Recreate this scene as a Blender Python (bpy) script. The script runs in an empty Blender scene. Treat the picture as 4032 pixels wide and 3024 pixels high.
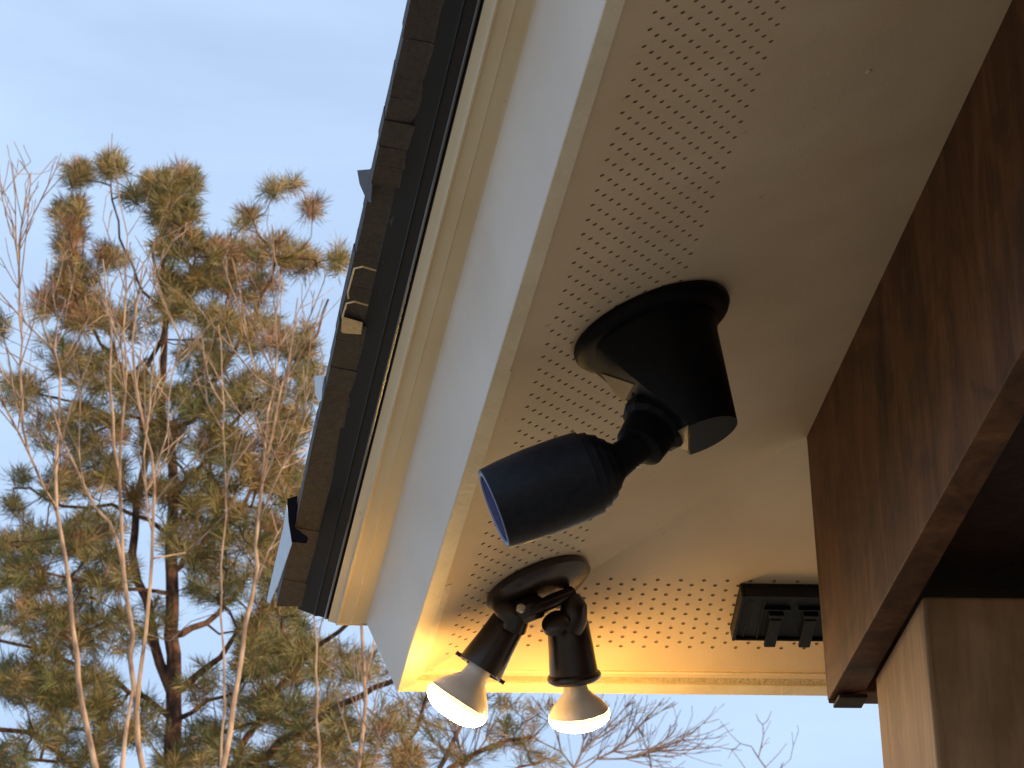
import bpy, bmesh, math, random
import numpy as np
from mathutils import Vector, Matrix
R = math.radians
random.seed(7)
rng = np.random.default_rng(7)
scn = bpy.context.scene
col = scn.collection

# ------------------------------------------------------------------ camera
# camera basis in world axes (X right along the far eave, Y away along the near eave, Z up)
F_PX = 16592.28          # focal length in photo pixels (4032 wide)
BX = Vector((0.98998, -0.13481, -0.04208))   # image right
BD = Vector((0.02029, 0.43064, -0.90230))    # image down
BF = Vector((0.13976, 0.89240, 0.42906))     # forward
BF.normalize(); BX = (BX - BF*BX.dot(BF)).normalized(); BD = BF.cross(BX)
cam_d = bpy.data.cameras.new('camera')
cam = bpy.data.objects.new('camera', cam_d); col.objects.link(cam)
m = Matrix((BX, -BD, -BF)).transposed().to_4x4()
cam.matrix_world = m
cam_d.sensor_width = 36.0
cam_d.lens = 36.0*F_PX/4032
cam_d.clip_start = 0.05; cam_d.clip_end = 3000
cam_d.dof.use_dof = True; cam_d.dof.focus_distance = 4.5; cam_d.dof.aperture_fstop = 60
scn.camera = cam

# ------------------------------------------------------------------ sky, sun, exposure
SUN_EL, SUN_AZ = R(14), R(128)       # azimuth clockwise from +Y (the sun stands behind the house, to the right)
w = bpy.data.worlds.new('World'); scn.world = w; w.use_nodes = True
nt = w.node_tree; nt.nodes.clear()
out = nt.nodes.new('ShaderNodeOutputWorld'); bg = nt.nodes.new('ShaderNodeBackground')
sky = nt.nodes.new('ShaderNodeTexSky'); sky.sky_type = 'NISHITA'; sky.sun_disc = False
sky.sun_elevation = SUN_EL; sky.sun_rotation = SUN_AZ
sky.air_density = 1.0; sky.dust_density = 1.2; sky.ozone_density = 1.5
tc = nt.nodes.new('ShaderNodeTexCoord'); mp = nt.nodes.new('ShaderNodeMapping'); mp.inputs['Scale'].default_value = (1, 1, 2.6)
mp.inputs['Location'].default_value = (3.1, 0.4, 1.0)
nz = nt.nodes.new('ShaderNodeTexNoise'); nz.inputs['Scale'].default_value = 4.2; nz.inputs['Detail'].default_value = 7; nz.inputs['Roughness'].default_value = 0.55
nz.inputs['Distortion'].default_value = 0.4
rp = nt.nodes.new('ShaderNodeValToRGB'); rp.color_ramp.elements[0].position = 0.36; rp.color_ramp.elements[1].position = 0.72
rp.color_ramp.elements[0].color = (0.55,)*3+(1,); rp.color_ramp.elements[1].color = (0.85,)*3+(1,)
mx = nt.nodes.new('ShaderNodeMixRGB'); mx.inputs[2].default_value = (4.9, 6.4, 8.8, 1)    # thin high cloud
nt.links.new(tc.outputs['Generated'], mp.inputs['Vector']); nt.links.new(mp.outputs[0], nz.inputs['Vector'])
nt.links.new(nz.outputs['Fac'], rp.inputs[0]); nt.links.new(rp.outputs[0], mx.inputs[0])
nt.links.new(sky.outputs[0], mx.inputs[1]); nt.links.new(mx.outputs[0], bg.inputs[0]); nt.links.new(bg.outputs[0], out.inputs[0])
bg.inputs[1].default_value = 0.13
sd = bpy.data.lights.new('sun', 'SUN'); sd.energy = 4.0; sd.angle = R(0.6); sd.color = (1.0, 0.78, 0.55)
so = bpy.data.objects.new('sun', sd); col.objects.link(so)
sdir = Vector((math.sin(SUN_AZ)*math.cos(SUN_EL), math.cos(SUN_AZ)*math.cos(SUN_EL), math.sin(SUN_EL)))
so.rotation_euler = sdir.to_track_quat('Z', 'Y').to_euler(); so.location = (0, 0, 30)
scn.view_settings.view_transform = 'Standard'; scn.view_settings.look = 'None'
scn.view_settings.gamma = 1; scn.view_settings.exposure = 0.22; scn.view_settings.use_curve_mapping = False

# ------------------------------------------------------------------ helpers
def ray(x, y):
    return (BX*((x-2016)/F_PX) + BD*((y-1512)/F_PX) + BF).normalized()
def at_y(x, y, Y):
    d = ray(x, y); return d*(Y/d.y)
def at_d(x, y, Y):            # same, in 2212-wide picture measure
    return at_y(x*4032/2212, y*4032/2212, Y)
def on_plane(x, y, p0, n):
    d = ray(x, y); return d*(p0.dot(n)/d.dot(n))

class MB:
    def __init__(s): s.v = []; s.f = []; s.mi = []
    def add(s, vs, fs, mi=0):
        b = len(s.v); s.v += [tuple(v) for v in vs]; s.f += [tuple(b+i for i in f) for f in fs]; s.mi += [mi]*len(fs)
    def box(s, o, ex, ey, ez, mi=0):      # o corner, three edge vectors
        o, ex, ey, ez = map(Vector, (o, ex, ey, ez))
        vs = [o, o+ex, o+ex+ey, o+ey, o+ez, o+ex+ez, o+ex+ey+ez, o+ey+ez]
        s.add(vs, [(0,3,2,1), (4,5,6,7), (0,1,5,4), (1,2,6,5), (2,3,7,6), (3,0,4,7)], mi)
    def lathe(s, p0, axis, prof, n=32, mi=0, caps=(True, True)):   # prof: (distance along axis, radius)
        axis = Vector(axis).normalized(); a = axis.orthogonal().normalized(); b = axis.cross(a)
        vs = []
        for t, r in prof:
            for k in range(n):
                th = 2*math.pi*k/n
                vs.append(Vector(p0)+axis*t+(a*math.cos(th)+b*math.sin(th))*r)
        fs = []
        for i in range(len(prof)-1):
            for k in range(n):
                k2 = (k+1) % n
                fs.append((i*n+k, i*n+k2, (i+1)*n+k2, (i+1)*n+k))
        if caps[0]: fs.append(tuple(range(n-1, -1, -1)))
        if caps[1]: fs.append(tuple((len(prof)-1)*n+k for k in range(n)))
        s.add(vs, fs, mi)
    def build(s, name, mats, parent=None, smooth=False, bevel=0, seg=2):
        me = bpy.data.meshes.new(name); me.from_pydata(s.v, [], s.f)
        if not isinstance(mats, (list, tuple)): mats = [mats]
        for x in mats: me.materials.append(x)
        if len(mats) > 1: me.polygons.foreach_set('material_index', s.mi)
        me.update()
        bm = bmesh.new(); bm.from_mesh(me); bmesh.ops.recalc_face_normals(bm, faces=bm.faces); bm.to_mesh(me); bm.free()
        if smooth:
            me.polygons.foreach_set('use_smooth', [True]*len(me.polygons))
            try: me.set_sharp_from_angle(angle=R(38))
            except Exception: pass
        o = bpy.data.objects.new(name, me); col.objects.link(o)
        if parent: o.parent = parent; o.matrix_parent_inverse = Matrix.Translation(-parent.location)
        if bevel:
            b = o.modifiers.new('bevel', 'BEVEL'); b.width = bevel; b.segments = seg; b.limit_method = 'ANGLE'; b.angle_limit = R(40)
        return o
def thing(name, label, cat, loc=(0, 0, 0), group=None):
    o = bpy.data.objects.new(name, None); col.objects.link(o); o.location = loc; o.empty_display_size = 0.1
    o['label'] = label; o['category'] = cat
    if group: o['group'] = group
    return o

def mat(name, c1, c2=None, scale=(8, 8, 8), rough=0.6, metal=0.0, bump=0.0, bscale=None, detail=6, spec=0.5, noise=3.0, lo=0.35, hi=0.65, coat=0, c3=None):
    m = bpy.data.materials.new(name); m.use_nodes = True; t = m.node_tree; n = t.nodes; p = n['Principled BSDF']
    p.inputs['Roughness'].default_value = rough; p.inputs['Metallic'].default_value = metal
    p.inputs['Specular IOR Level'].default_value = spec; p.inputs['Coat Weight'].default_value = coat
    p.inputs['Base Color'].default_value = (*c1, 1)
    tcn = n.new('ShaderNodeTexCoord')
    if c2:
        mpn = n.new('ShaderNodeMapping'); mpn.inputs['Scale'].default_value = scale
        z = n.new('ShaderNodeTexNoise'); z.inputs['Scale'].default_value = noise; z.inputs['Detail'].default_value = detail
        r = n.new('ShaderNodeValToRGB'); r.color_ramp.elements[0].position = lo; r.color_ramp.elements[1].position = hi
        r.color_ramp.elements[0].color = (*c1, 1); r.color_ramp.elements[1].color = (*c2, 1)
        if c3:
            e = r.color_ramp.elements.new((lo+hi)/2); e.color = (*c3, 1)
        t.links.new(tcn.outputs['Object'], mpn.inputs[0]); t.links.new(mpn.outputs[0], z.inputs['Vector'])
        t.links.new(z.outputs['Fac'], r.inputs[0]); t.links.new(r.outputs[0], p.inputs['Base Color'])
    if bump:
        mp2 = n.new('ShaderNodeMapping'); mp2.inputs['Scale'].default_value = bscale or scale
        z2 = n.new('ShaderNodeTexNoise'); z2.inputs['Scale'].default_value = noise; z2.inputs['Detail'].default_value = 8
        b = n.new('ShaderNodeBump'); b.inputs['Strength'].default_value = bump; b.inputs['Distance'].default_value = 0.004
        t.links.new(tcn.outputs['Object'], mp2.inputs[0]); t.links.new(mp2.outputs[0], z2.inputs['Vector'])
        t.links.new(z2.outputs['Fac'], b.inputs['Height']); t.links.new(b.outputs[0], p.inputs['Normal'])
    return m

M = {}
M['soffit'] = mat('beige_vinyl', (.66, .505, .345), (.72, .56, .39), (3, 3, 3), rough=.5, bump=.08, bscale=(90, 90, 90), spec=.35)
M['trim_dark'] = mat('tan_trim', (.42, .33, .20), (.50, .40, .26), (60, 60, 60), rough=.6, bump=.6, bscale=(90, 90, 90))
M['trim'] = mat('cream_trim', (.66, .57, .44), (.74, .65, .51), (6, 6, 6), rough=.55, bump=.3, bscale=(40, 40, 40))
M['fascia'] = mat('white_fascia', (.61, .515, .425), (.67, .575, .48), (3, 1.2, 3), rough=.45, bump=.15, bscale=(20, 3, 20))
M['mould'] = mat('tan_moulding', (.62, .50, .33), (.68, .56, .39), (10, .6, 10), rough=.5)
M['backing'] = mat('dark_backing', (.34, .24, .15), rough=.9)
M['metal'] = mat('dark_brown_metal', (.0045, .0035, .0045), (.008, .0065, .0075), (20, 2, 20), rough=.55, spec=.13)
M['bead'] = mat('brown_metal_bead', (.07, .055, .045), rough=.3, spec=.6)
M['shingle'] = mat('brown_shingle', (.022, .016, .015), (.046, .034, .030), (60, 30, 60), rough=.7, bump=.6, bscale=(120, 120, 120))
M['glint_edge'] = mat('tan_glint_edge', (.72, .46, .20), (.85, .60, .30), (60, 60, 60), rough=.3, bump=.4, spec=.9)
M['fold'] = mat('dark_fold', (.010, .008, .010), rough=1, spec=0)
M['flash'] = mat('grey_flashing', (.42, .45, .50), (.5, .53, .58), (20, 20, 20), rough=.45)
def wood(name, a, b, c, rough=.6, sz=(26, 26, 1.6), amt=.68, knots=.7):
    """stained timber: broad blotchy streaks along the grain with fine darker fibres on top"""
    m = bpy.data.materials.new(name); m.use_nodes = True; t = m.node_tree; n = t.nodes; p = n['Principled BSDF']
    p.inputs['Roughness'].default_value = rough; p.inputs['Specular IOR Level'].default_value = .25
    tcn = n.new('ShaderNodeTexCoord')
    def nz_(sc_, det, dist, rgh=.6):
        mpn = n.new('ShaderNodeMapping'); mpn.inputs['Scale'].default_value = sc_
        z = n.new('ShaderNodeTexNoise'); z.inputs['Scale'].default_value = 1.0; z.inputs['Detail'].default_value = det; z.inputs['Distortion'].default_value = dist; z.inputs['Roughness'].default_value = rgh
        t.links.new(tcn.outputs['Object'], mpn.inputs[0]); t.links.new(mpn.outputs[0], z.inputs['Vector']); return z
    z1_ = nz_(sz, 6, .9); z2_ = nz_((sz[0]*5, sz[1]*5, sz[2]*3.0), 5, .8); z3_ = nz_((sz[0]*.45, sz[1]*.45, sz[2]*2.2), 5, 1.6)
    r = n.new('ShaderNodeValToRGB'); e = r.color_ramp.elements; e[0].position = .30; e[1].position = .72; e[0].color = (*a, 1); e[1].color = (*b, 1)
    q = e.new(.5); q.color = (*c, 1); t.links.new(z1_.outputs['Fac'], r.inputs[0])
    r2 = n.new('ShaderNodeValToRGB'); r2.color_ramp.elements[0].position = .34; r2.color_ramp.elements[1].position = .62
    r2.color_ramp.elements[0].color = (amt, amt, amt, 1); r2.color_ramp.elements[1].color = (1.15, 1.15, 1.15, 1); t.links.new(z2_.outputs['Fac'], r2.inputs[0])
    r3 = n.new('ShaderNodeValToRGB'); r3.color_ramp.elements[0].position = .40; r3.color_ramp.elements[1].position = .52
    r3.color_ramp.elements[0].color = (.5, .5, .5, 1); r3.color_ramp.elements[1].color = (1, 1, 1, 1); t.links.new(z3_.outputs['Fac'], r3.inputs[0])
    m1 = n.new('ShaderNodeMixRGB'); m1.blend_type = 'MULTIPLY'; m1.inputs[0].default_value = 1; t.links.new(r.outputs[0], m1.inputs[1]); t.links.new(r2.outputs[0], m1.inputs[2])
    m2 = n.new('ShaderNodeMixRGB'); m2.blend_type = 'MULTIPLY'; m2.inputs[0].default_value = knots; t.links.new(m1.outputs[0], m2.inputs[1]); t.links.new(r3.outputs[0], m2.inputs[2])
    t.links.new(m2.outputs[0], p.inputs['Base Color'])
    bp_ = n.new('ShaderNodeBump'); bp_.inputs['Strength'].default_value = .35; bp_.inputs['Distance'].default_value = .002
    t.links.new(z2_.outputs['Fac'], bp_.inputs['Height']); t.links.new(bp_.outputs[0], p.inputs['Normal'])
    return m
M['wood'] = wood('stained_wood', (.042, .015, .007), (.165, .070, .030), (.098, .038, .016), sz=(13, 13, 3.4), amt=.78)
M['wood_dark'] = wood('dark_unlit_wood', (.022, .010, .008), (.05, .022, .015), (.035, .015, .010))  # darker wood: the porch interior's shade is put into its colour
M['post'] = wood('post_wood', (.20, .108, .050), (.40, .235, .115), (.29, .163, .078), sz=(12, 12, 2.4), amt=.86, knots=.25)
M['black'] = mat('black_plastic', (.003, .003, .004), (.0045, .0045, .006), (30, 30, 30), rough=.5, spec=.12, bump=.08, bscale=(200, 200, 200))
M['blackcam'] = mat('black_powder_coat', (.0035, .0045, .009), rough=.48, spec=.28, bump=.06, c2=(.009, .011, .018), scale=(40, 40, 40))
M['blackgloss'] = mat('black_gloss', (.008, .008, .008), rough=.5, spec=.08)
M['facet'] = mat('tan_facet_sheen', (.24, .17, .10), rough=.5)
M['bronze'] = mat('dark_bronze', (.012, .006, .005), (.022, .011, .008), (25, 25, 25), rough=.28, spec=.6)
M['blue'] = mat('blue_lens', (.004, .003, .05), (.010, .008, .11), (40, 40, 40), rough=.6, spec=.03)
M['lensrim'] = mat('pale_lens_rim', (.22, .25, .45), rough=.5, spec=.2)
M['porcelain'] = mat('white_bulb_coating', (.72, .62, .52), (.78, .70, .6), (20, 20, 20), rough=.16, spec=.6)
M['ring'] = mat('steel_ring', (.7, .62, .5), rough=.25, metal=.6)
M['patio'] = mat('patio_concrete', (.50, .38, .25), (.56, .43, .29), (2, 2, 2), rough=.9)
M['ground'] = mat('dry_grass_ground', (.30, .225, .12), (.40, .30, .17), (.6, .6, .6), rough=1)
M['house'] = mat('house_siding', (.42, .38, .32), (.46, .42, .36), (1, 1, 8), rough=.8)
M['pinebark'] = mat('pine_bark', (.040, .024, .018), (.22, .098, .052), (9, 9, 3), rough=.95, bump=1.0, bscale=(30, 30, 10), noise=2.5)
M['redbark'] = mat('red_pine_bark', (.045, .024, .016), (.20, .085, .045), (9, 9, 4), rough=.95, bump=.8, bscale=(30, 30, 14), noise=2.5)
M['palebark'] = mat('pale_sapling_bark', (.20, .12, .075), (.50, .33, .205), (12, 12, 4), rough=.9, bump=.6, bscale=(30, 30, 12), noise=2.0)
M['twig'] = mat('grey_twig_bark', (.14, .09, .07), (.26, .18, .14), (6, 6, 6), rough=.9)
def needle(name, a, b):
    m = mat(name, a, b, (3, 3, 3), rough=.55, noise=1.5)
    return m
M['n0'] = needle('green_needles', (.075, .085, .018), (.15, .15, .04))
M['n1'] = needle('olive_needles', (.15, .125, .028), (.25, .20, .055))
M['n2'] = needle('golden_needles', (.25, .155, .04), (.36, .24, .08))
M['n3'] = needle('rust_needles', (.24, .10, .04), (.34, .17, .07))
def emis(name, c, s):
    m = bpy.data.materials.new(name); m.use_nodes = True; p = m.node_tree.nodes['Principled BSDF']
    p.inputs['Base Color'].default_value = (.9, .85, .8, 1); p.inputs['Emission Color'].default_value = (*c, 1); p.inputs['Emission Strength'].default_value = s
    return m
M['lit'] = emis('lit_bulb_lens', (1, .56, .13), 190)
M['skirt'] = emis('glowing_bulb_skirt', (1, .60, .20), 2.4)

def specks(m, sc_=55, lo=.73, hi=.79, k=.80):
    # sparse dirt specks and faint smudges over a plain paint
    t = m.node_tree; n = t.nodes; p = n['Principled BSDF']; src = p.inputs['Base Color'].links[0].from_socket
    tcn = n.new('ShaderNodeTexCoord'); cur = src
    for (s_, a, b, kk, det) in ((sc_, lo, hi, k, 2), (5, .48, .72, .93, 6)):
        z = n.new('ShaderNodeTexNoise'); z.inputs['Scale'].default_value = s_; z.inputs['Detail'].default_value = det
        r = n.new('ShaderNodeValToRGB'); r.color_ramp.elements[0].position = a; r.color_ramp.elements[1].position = b
        r.color_ramp.elements[0].color = (1, 1, 1, 1); r.color_ramp.elements[1].color = (kk, kk*.96, kk*.9, 1)
        mm = n.new('ShaderNodeMixRGB'); mm.blend_type = 'MULTIPLY'; mm.inputs[0].default_value = 1
        t.links.new(tcn.outputs['Object'], z.inputs['Vector']); t.links.new(z.outputs['Fac'], r.inputs[0])
        t.links.new(cur, mm.inputs[1]); t.links.new(r.outputs[0], mm.inputs[2]); cur = mm.outputs[0]
    t.links.new(cur, p.inputs['Base Color'])
for k_ in ('soffit', 'fascia', 'trim', 'mould'): specks(M[k_])

def box_obj(name, p0, p1, m, parent=None, bevel=0, **k):
    b = MB(); b.box(p0, (p1[0]-p0[0], 0, 0), (0, p1[1]-p0[1], 0), (0, 0, p1[2]-p0[2])); return b.build(name, m, parent, bevel=bevel, **k)

# ------------------------------------------------------------------ ground, patio, house wall
GZ = -1.6
g = MB(); g.add([(-1500, -1500, GZ), (1500, -1500, GZ), (1500, 1500, GZ), (-1500, 1500, GZ)], [(0, 1, 2, 3)])
o = g.build('ground', M['ground']); o['kind'] = 'structure'
o = box_obj('patio', (-2.5, -3.5, GZ-.05), (6.0, 6.2, GZ+.1), M['patio']); o['kind'] = 'structure'
o = box_obj('wall', (4.2, -6.0, GZ+.1), (4.4, 3.7, 1.93), M['house']); o['kind'] = 'structure'

# ------------------------------------------------------------------ the hip eave
C = Vector((0.5643932, 4.57808399, 1.8))      # outer corner of the soffit
AL = R(19.09); ca, sa = math.cos(AL), math.sin(AL)
NA = Vector((-sa, 0, ca)); NB = Vector((0, sa, ca))       # outward (upper) normals of the two soffit slopes
def PA(s, u, d=0): return C + Vector((ca*s, -u, sa*s)) - NA*d
def PB(s, u, d=0): return C + Vector((u, -ca*s, sa*s)) - NB*d
SI = 0.4407                                    # slope width up to the beam
roof = thing('house_roof', 'overhanging hipped roof corner with beige perforated soffit, white fascia and brown shingle edge', 'roof', C)

def soffit(P, name, s0, end, step_u, step_s, u_off, holes_to):
    b = MB(); hr = .00245; rows = 15
    def mit(s): return s*ca
    lo = s0-step_s/2; hi = s0+(rows-.5)*step_s
    for (a, c) in ((0, lo), (hi, SI)):
        b.add([P(a, mit(a)), P(a, end), P(c, end), P(c, mit(c))], [(0, 1, 2, 3)])
    hu = step_u/2
    for i in range(rows):
        sl = lo+i*step_s; sh = sl+step_s; sc = (sl+sh)/2
        par = i % 2
        k0 = math.ceil((mit(sh)+.003-u_off)/hu)
        k1 = int((holes_to-u_off)/hu)
        us = u_off+k0*hu
        b.add([P(sl, mit(sl)), P(sl, us), P(sh, us), P(sh, mit(sh))], [(0, 1, 2, 3)])
        for k in range(k0, k1):
            ua = u_off+k*hu; ub = ua+hu; uc = (ua+ub)/2
            cr = [P(sl, ua), P(sl, ub), P(sh, ub), P(sh, ua)]
            if (k+par) % 2: b.add(cr, [(0, 1, 2, 3)]); continue
            js, ju = random.uniform(-.0003, .0003), random.uniform(-.0003, .0003)
            ring = []
            for q in range(8):
                th = -3*math.pi/4 + q*math.pi/4      # start towards (sl, ua)
                ring.append((sc+js+hr*math.sin(th)*1.0, uc+ju+hr*math.cos(th)))
            # order ring so ring[0] faces (sl,ua), going ub
            rg = [P(x, y) for x, y in ring]; dp = [P(x, y, -.0010) for x, y in ring]
            vs = cr+rg+dp
            fs = [(0, 1, 6, 5, 4), (1, 2, 8, 7, 6), (2, 3, 10, 9, 8), (3, 0, 4, 11, 10)]
            b.add(vs, fs)
            b.add(rg+dp, [(q, (q+1) % 8, 8+(q+1) % 8, 8+q) for q in range(8)], 1)
        ue = u_off+k1*hu
        b.add([P(sl, ue), P(sl, end), P(sh, end), P(sh, ue)], [(0, 1, 2, 3)])
    # sheet behind the perforations
    b.add([P(.005, .02, -.0014), P(.005, end, -.0035), P(SI, end, -.0014), P(SI, SI*ca+.01, -.0014)], [(0, 1, 2, 3)], 1)
    return b.build(name, [M['soffit'], M['backing']], roof)
o = soffit(PA, 'soffit_panel', .0535, 4.8, .0292, .0095, .0075, 2.1); o['label'] = 'perforated beige soffit panel under the near eave'
o = soffit(PB, 'soffit_panel', .0832, 4.5, .0273, .0083, .0015, 1.3); o['label'] = 'perforated beige soffit panel under the far eave'

def eave(prof, name, m, smooth=False, sides='AB', u1=4.8, parent=roof):
    """extrude an open or closed (outward, up) profile along both eaves, mitred at the hip"""
    r = []
    b = MB()
    for sd_ in sides:
        vs = []
        for (o_, z_) in prof:
            if sd_ == 'A': vs += [C+Vector((-o_, o_, z_)), C+Vector((-o_, -u1, z_))]
            else: vs += [C+Vector((-o_, o_, z_)), C+Vector((4.5, o_, z_))]
        b.add(vs, [(2*i, 2*i+1, 2*i+3, 2*i+2) for i in range(len(prof)-1)])
    return b.build(name, m, parent, smooth=smooth)
# white fascia (front face, tiny returned foot under the soffit edge)
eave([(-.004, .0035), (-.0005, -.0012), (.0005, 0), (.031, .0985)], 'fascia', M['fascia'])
# tan moulding between fascia and drip edge: cove, bead, flat
mp_ = [(.031, .0985), (.034, .1005), (.046, .1035), (.0475, .1028), (.049, .1040), (.0600, .1085), (.0612, .1070), (.0632, .1072), (.0640, .1100), (.0720, .1160)]
eave(mp_, 'moulding', M['mould'], smooth=True)
# dark metal drip edge with its rolled lower bead
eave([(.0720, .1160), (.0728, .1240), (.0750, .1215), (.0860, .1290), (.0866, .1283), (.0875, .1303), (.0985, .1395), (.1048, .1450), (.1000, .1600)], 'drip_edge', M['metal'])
eave([(.0732, .1225), (.0738, .1203), (.0756, .1200), (.0764, .1222)], 'drip_bead', M['bead'], smooth=True)
# roof deck above: underside of the starter course and sloping top
b = MB()
def rp3(o_, z_, i):
    return C+Vector((-o_, o_, z_)) if i == 0 else (C+Vector((-o_, -4.8, z_)) if i == 1 else C+Vector((4.5, o_, z_)))
for i in (1, 2):
    pr = [(.1000, .1600), (.112, .176), (-1.5, .176+1.612*math.tan(AL))]
    vs = []
    for (a, c) in pr: vs += [rp3(a, c, 0), rp3(a, c, i)]
    b.add(vs, [(0, 1, 3, 2), (2, 3, 5, 4)])
b.build('roof_deck', M['shingle'], roof)

# inner trim channel along the soffit: on the near eave two lapped lengths, on the far eave a lip and a darker groove band
def strip(P, s0, s1, u0a, u0b, u1, d0, d1, name, m, th=.004, label=None):
    b = MB()
    lo = [P(s0, u0a, d0), P(s1, u0b, d1), P(s1, u1, d1), P(s0, u1, d0)]
    hi = [P(s0, u0a, d0-th), P(s1, u0b, d1-th), P(s1, u1, d1-th), P(s0, u1, d0-th)]
    b.add(lo+hi, [(0, 1, 2, 3), (4, 5, 6, 7), (0, 1, 5, 4), (1, 2, 6, 5), (2, 3, 7, 6), (3, 0, 4, 7)])
    o = b.build(name, m, roof)
    if label: o['label'] = label
    return o
strip(PA, .0002, .0175, .0002, .0167, .86, .0008, .0048, 'trim_strip', M['trim'])
strip(PA, .0002, .0150, .861, .861, 4.8, .0012, .0056, 'trim_strip', M['trim'])
strip(PA, .0182, .0290, .0180, .0280, .30, .0002, .0008, 'trim_strip', M['trim'])
strip(PB, .0002, .0185, .0002, .0175, 4.5, .0020, .0030, 'trim_strip', M['trim'])
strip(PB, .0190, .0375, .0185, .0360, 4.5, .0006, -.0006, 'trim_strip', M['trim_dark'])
strip(PB, .0378, .0400, .0365, .0385, 4.5, .0030, .0022, 'trim_strip', M['trim'])

# shingle ends along the near eave (each tab its own piece)
# tab geometry: o from .1048 to ~.1277 on the outward-down face
sh_names = []
random.seed(21)
u = -0.128
tabs = []
while u < 2.15:
    if u < .40: L = random.uniform(.09, .19)
    elif u < 1.45: L = random.uniform(.030, .075)
    else: L = random.uniform(.06, .12)
    tabs.append((u, min(u+L, 2.15))); u += L+random.uniform(.0004, .0016)
for i, (a, c) in enumerate(tabs):
    j = random.uniform(-.0007, .0007); k = random.uniform(-.0003, .0005)
    m_ = M['shingle']
    glow = .66 < a < .90
    b = MB()
    pr = [(.1010, .1420), (.1045+k*.5, .1440-k), (.1300+j, .1478+k), (.1296+j, .1640), (.1040, .1730)]
    if glow: pr[1] = (.1065, .1475); pr[2] = (.1285+j, .1530)
    n_ = len(pr)
    tilt = random.uniform(-.0008, .0008)
    vs = [C+Vector((-o_, -a, z_+tilt)) for o_, z_ in pr] + [C+Vector((-o_, -c, z_-tilt)) for o_, z_ in pr]
    if i == 0:
        def yend(o_, z_):       # the corner course is cut parallel to the far eave
            lo_, hi_ = C.y-.3, C.y+.4
            for _ in range(40):
                md = (lo_+hi_)/2; v = Vector((C.x-o_, md, C.z+z_))
                if v.dot(BD)/v.dot(BF)*F_PX+1512 < 2388: lo_ = md
                else: hi_ = md
            return md
        vs = [Vector((C.x-o_, yend(o_, min(z_, .148)), C.z+z_)) for o_, z_ in pr] + vs[n_:]
    b.add(vs, [tuple(range(n_-1, -1, -1)), tuple(range(n_, 2*n_))]+[(q, (q+1) % n_, n_+(q+1) % n_, n_+q) for q in range(n_)])
    b.build('shingle', m_, roof)
# curled paper edges; the lamp's glint is put into their golden tan colour
def curl(name, pts, r, m, n=6):
    b = MB(); tube(b, pts, [r]*len(pts), n); return b.build(name, m, roof, smooth=True)
def tube(b, pts, rad, n=5, mi=0):
    vs = []; fs = []
    for i, p in enumerate(pts):
        p = Vector(p)
        t = (Vector(pts[min(i+1, len(pts)-1)])-Vector(pts[max(i-1, 0)]))
        if t.length < 1e-9: t = Vector((0, 0, 1))
        t.normalize(); a = t.cross(Vector((.31, .77, .55)));
        if a.length < .1: a = t.orthogonal()
        a.normalize(); c = t.cross(a)
        for k in range(n):
            th = 2*math.pi*k/n; vs.append(p+(a*math.cos(th)+c*math.sin(th))*rad[i])
    for i in range(len(pts)-1):
        for k in range(n):
            fs.append((i*n+k, i*n+(k+1) % n, (i+1)*n+(k+1) % n, (i+1)*n+k))
    b.add(vs, fs, mi)
def E(o_, u_, z_): return C+Vector((-o_, -u_, z_))
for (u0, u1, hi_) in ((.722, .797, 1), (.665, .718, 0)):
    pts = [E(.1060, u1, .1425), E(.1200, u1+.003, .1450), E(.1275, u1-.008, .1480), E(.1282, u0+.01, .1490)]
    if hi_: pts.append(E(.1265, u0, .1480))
    curl('curled_glint_edge', pts, .0010, M['glint_edge'])
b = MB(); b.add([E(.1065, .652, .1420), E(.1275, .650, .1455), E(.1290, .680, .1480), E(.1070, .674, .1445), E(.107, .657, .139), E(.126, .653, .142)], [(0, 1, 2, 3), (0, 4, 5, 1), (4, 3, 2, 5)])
b.build('curled_glint_edge', M['glint_edge'], roof)
# upturned corners beyond the roof edge
def flap(q, m, th=.002, name='lifted_shingle'):
    b = MB(); v = [E(*p) for p in q]; n_ = len(v); up = NA*th
    b.add(v+[x+up for x in v], [tuple(range(n_)), tuple(range(2*n_-1, n_-1, -1))]+[(i, (i+1) % n_, n_+(i+1) % n_, n_+i) for i in range(n_)])
    return b.build(name, m, roof)
def on_edge(px, py, o_):   # point on vertical plane through the roof edge
    p = on_plane(px, py, C+Vector((-o_, 0, 0)), Vector((1, 0, 0))); q = p-C; return (-q.x, -q.y, q.z)
def flap_px(pts, o_, m, name='lifted_shingle', th=.002):
    return flap([on_edge(x, y, o_) for x, y in pts], m, th, name)
flap_px([(1409, 677), (1470, 672), (1462, 800), (1444, 790), (1418, 730)], .128, M['shingle'])
flap_px([(1240, 1488), (1275, 1482), (1268, 1580), (1258, 1590), (1244, 1560)], .129, M['flash'])
# corner flashing of the hip at the far end: pale strip with a dark fold
o = flap_px([(1130, 1990), (1143, 2080), (1150, 2140), (1100, 2290), (1062, 2378), (1052, 2370), (1090, 2200), (1118, 2080)], .1305, M['flash'], 'hip_flashing'); o['label'] = 'pale grey flashing strip at the roof corner'
o = flap_px([(1133, 1970), (1172, 1958), (1160, 2080), (1213, 2120), (1208, 2140), (1150, 2134), (1138, 2060)], .1306, M['fold'], 'hip_flashing'); o['label'] = 'dark folded flashing above the pale strip'

# small things seen on the soffit
for (s_, u_) in ((.30, .20), (.315, .185), (.31, 1.30)):
    b = MB(); b.lathe(PA(s_, u_), -NA, [(0, .0035), (.0012, .003), (.0018, .0015)], 12); b.build('nail_head', M['soffit'], roof, smooth=True)

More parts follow.
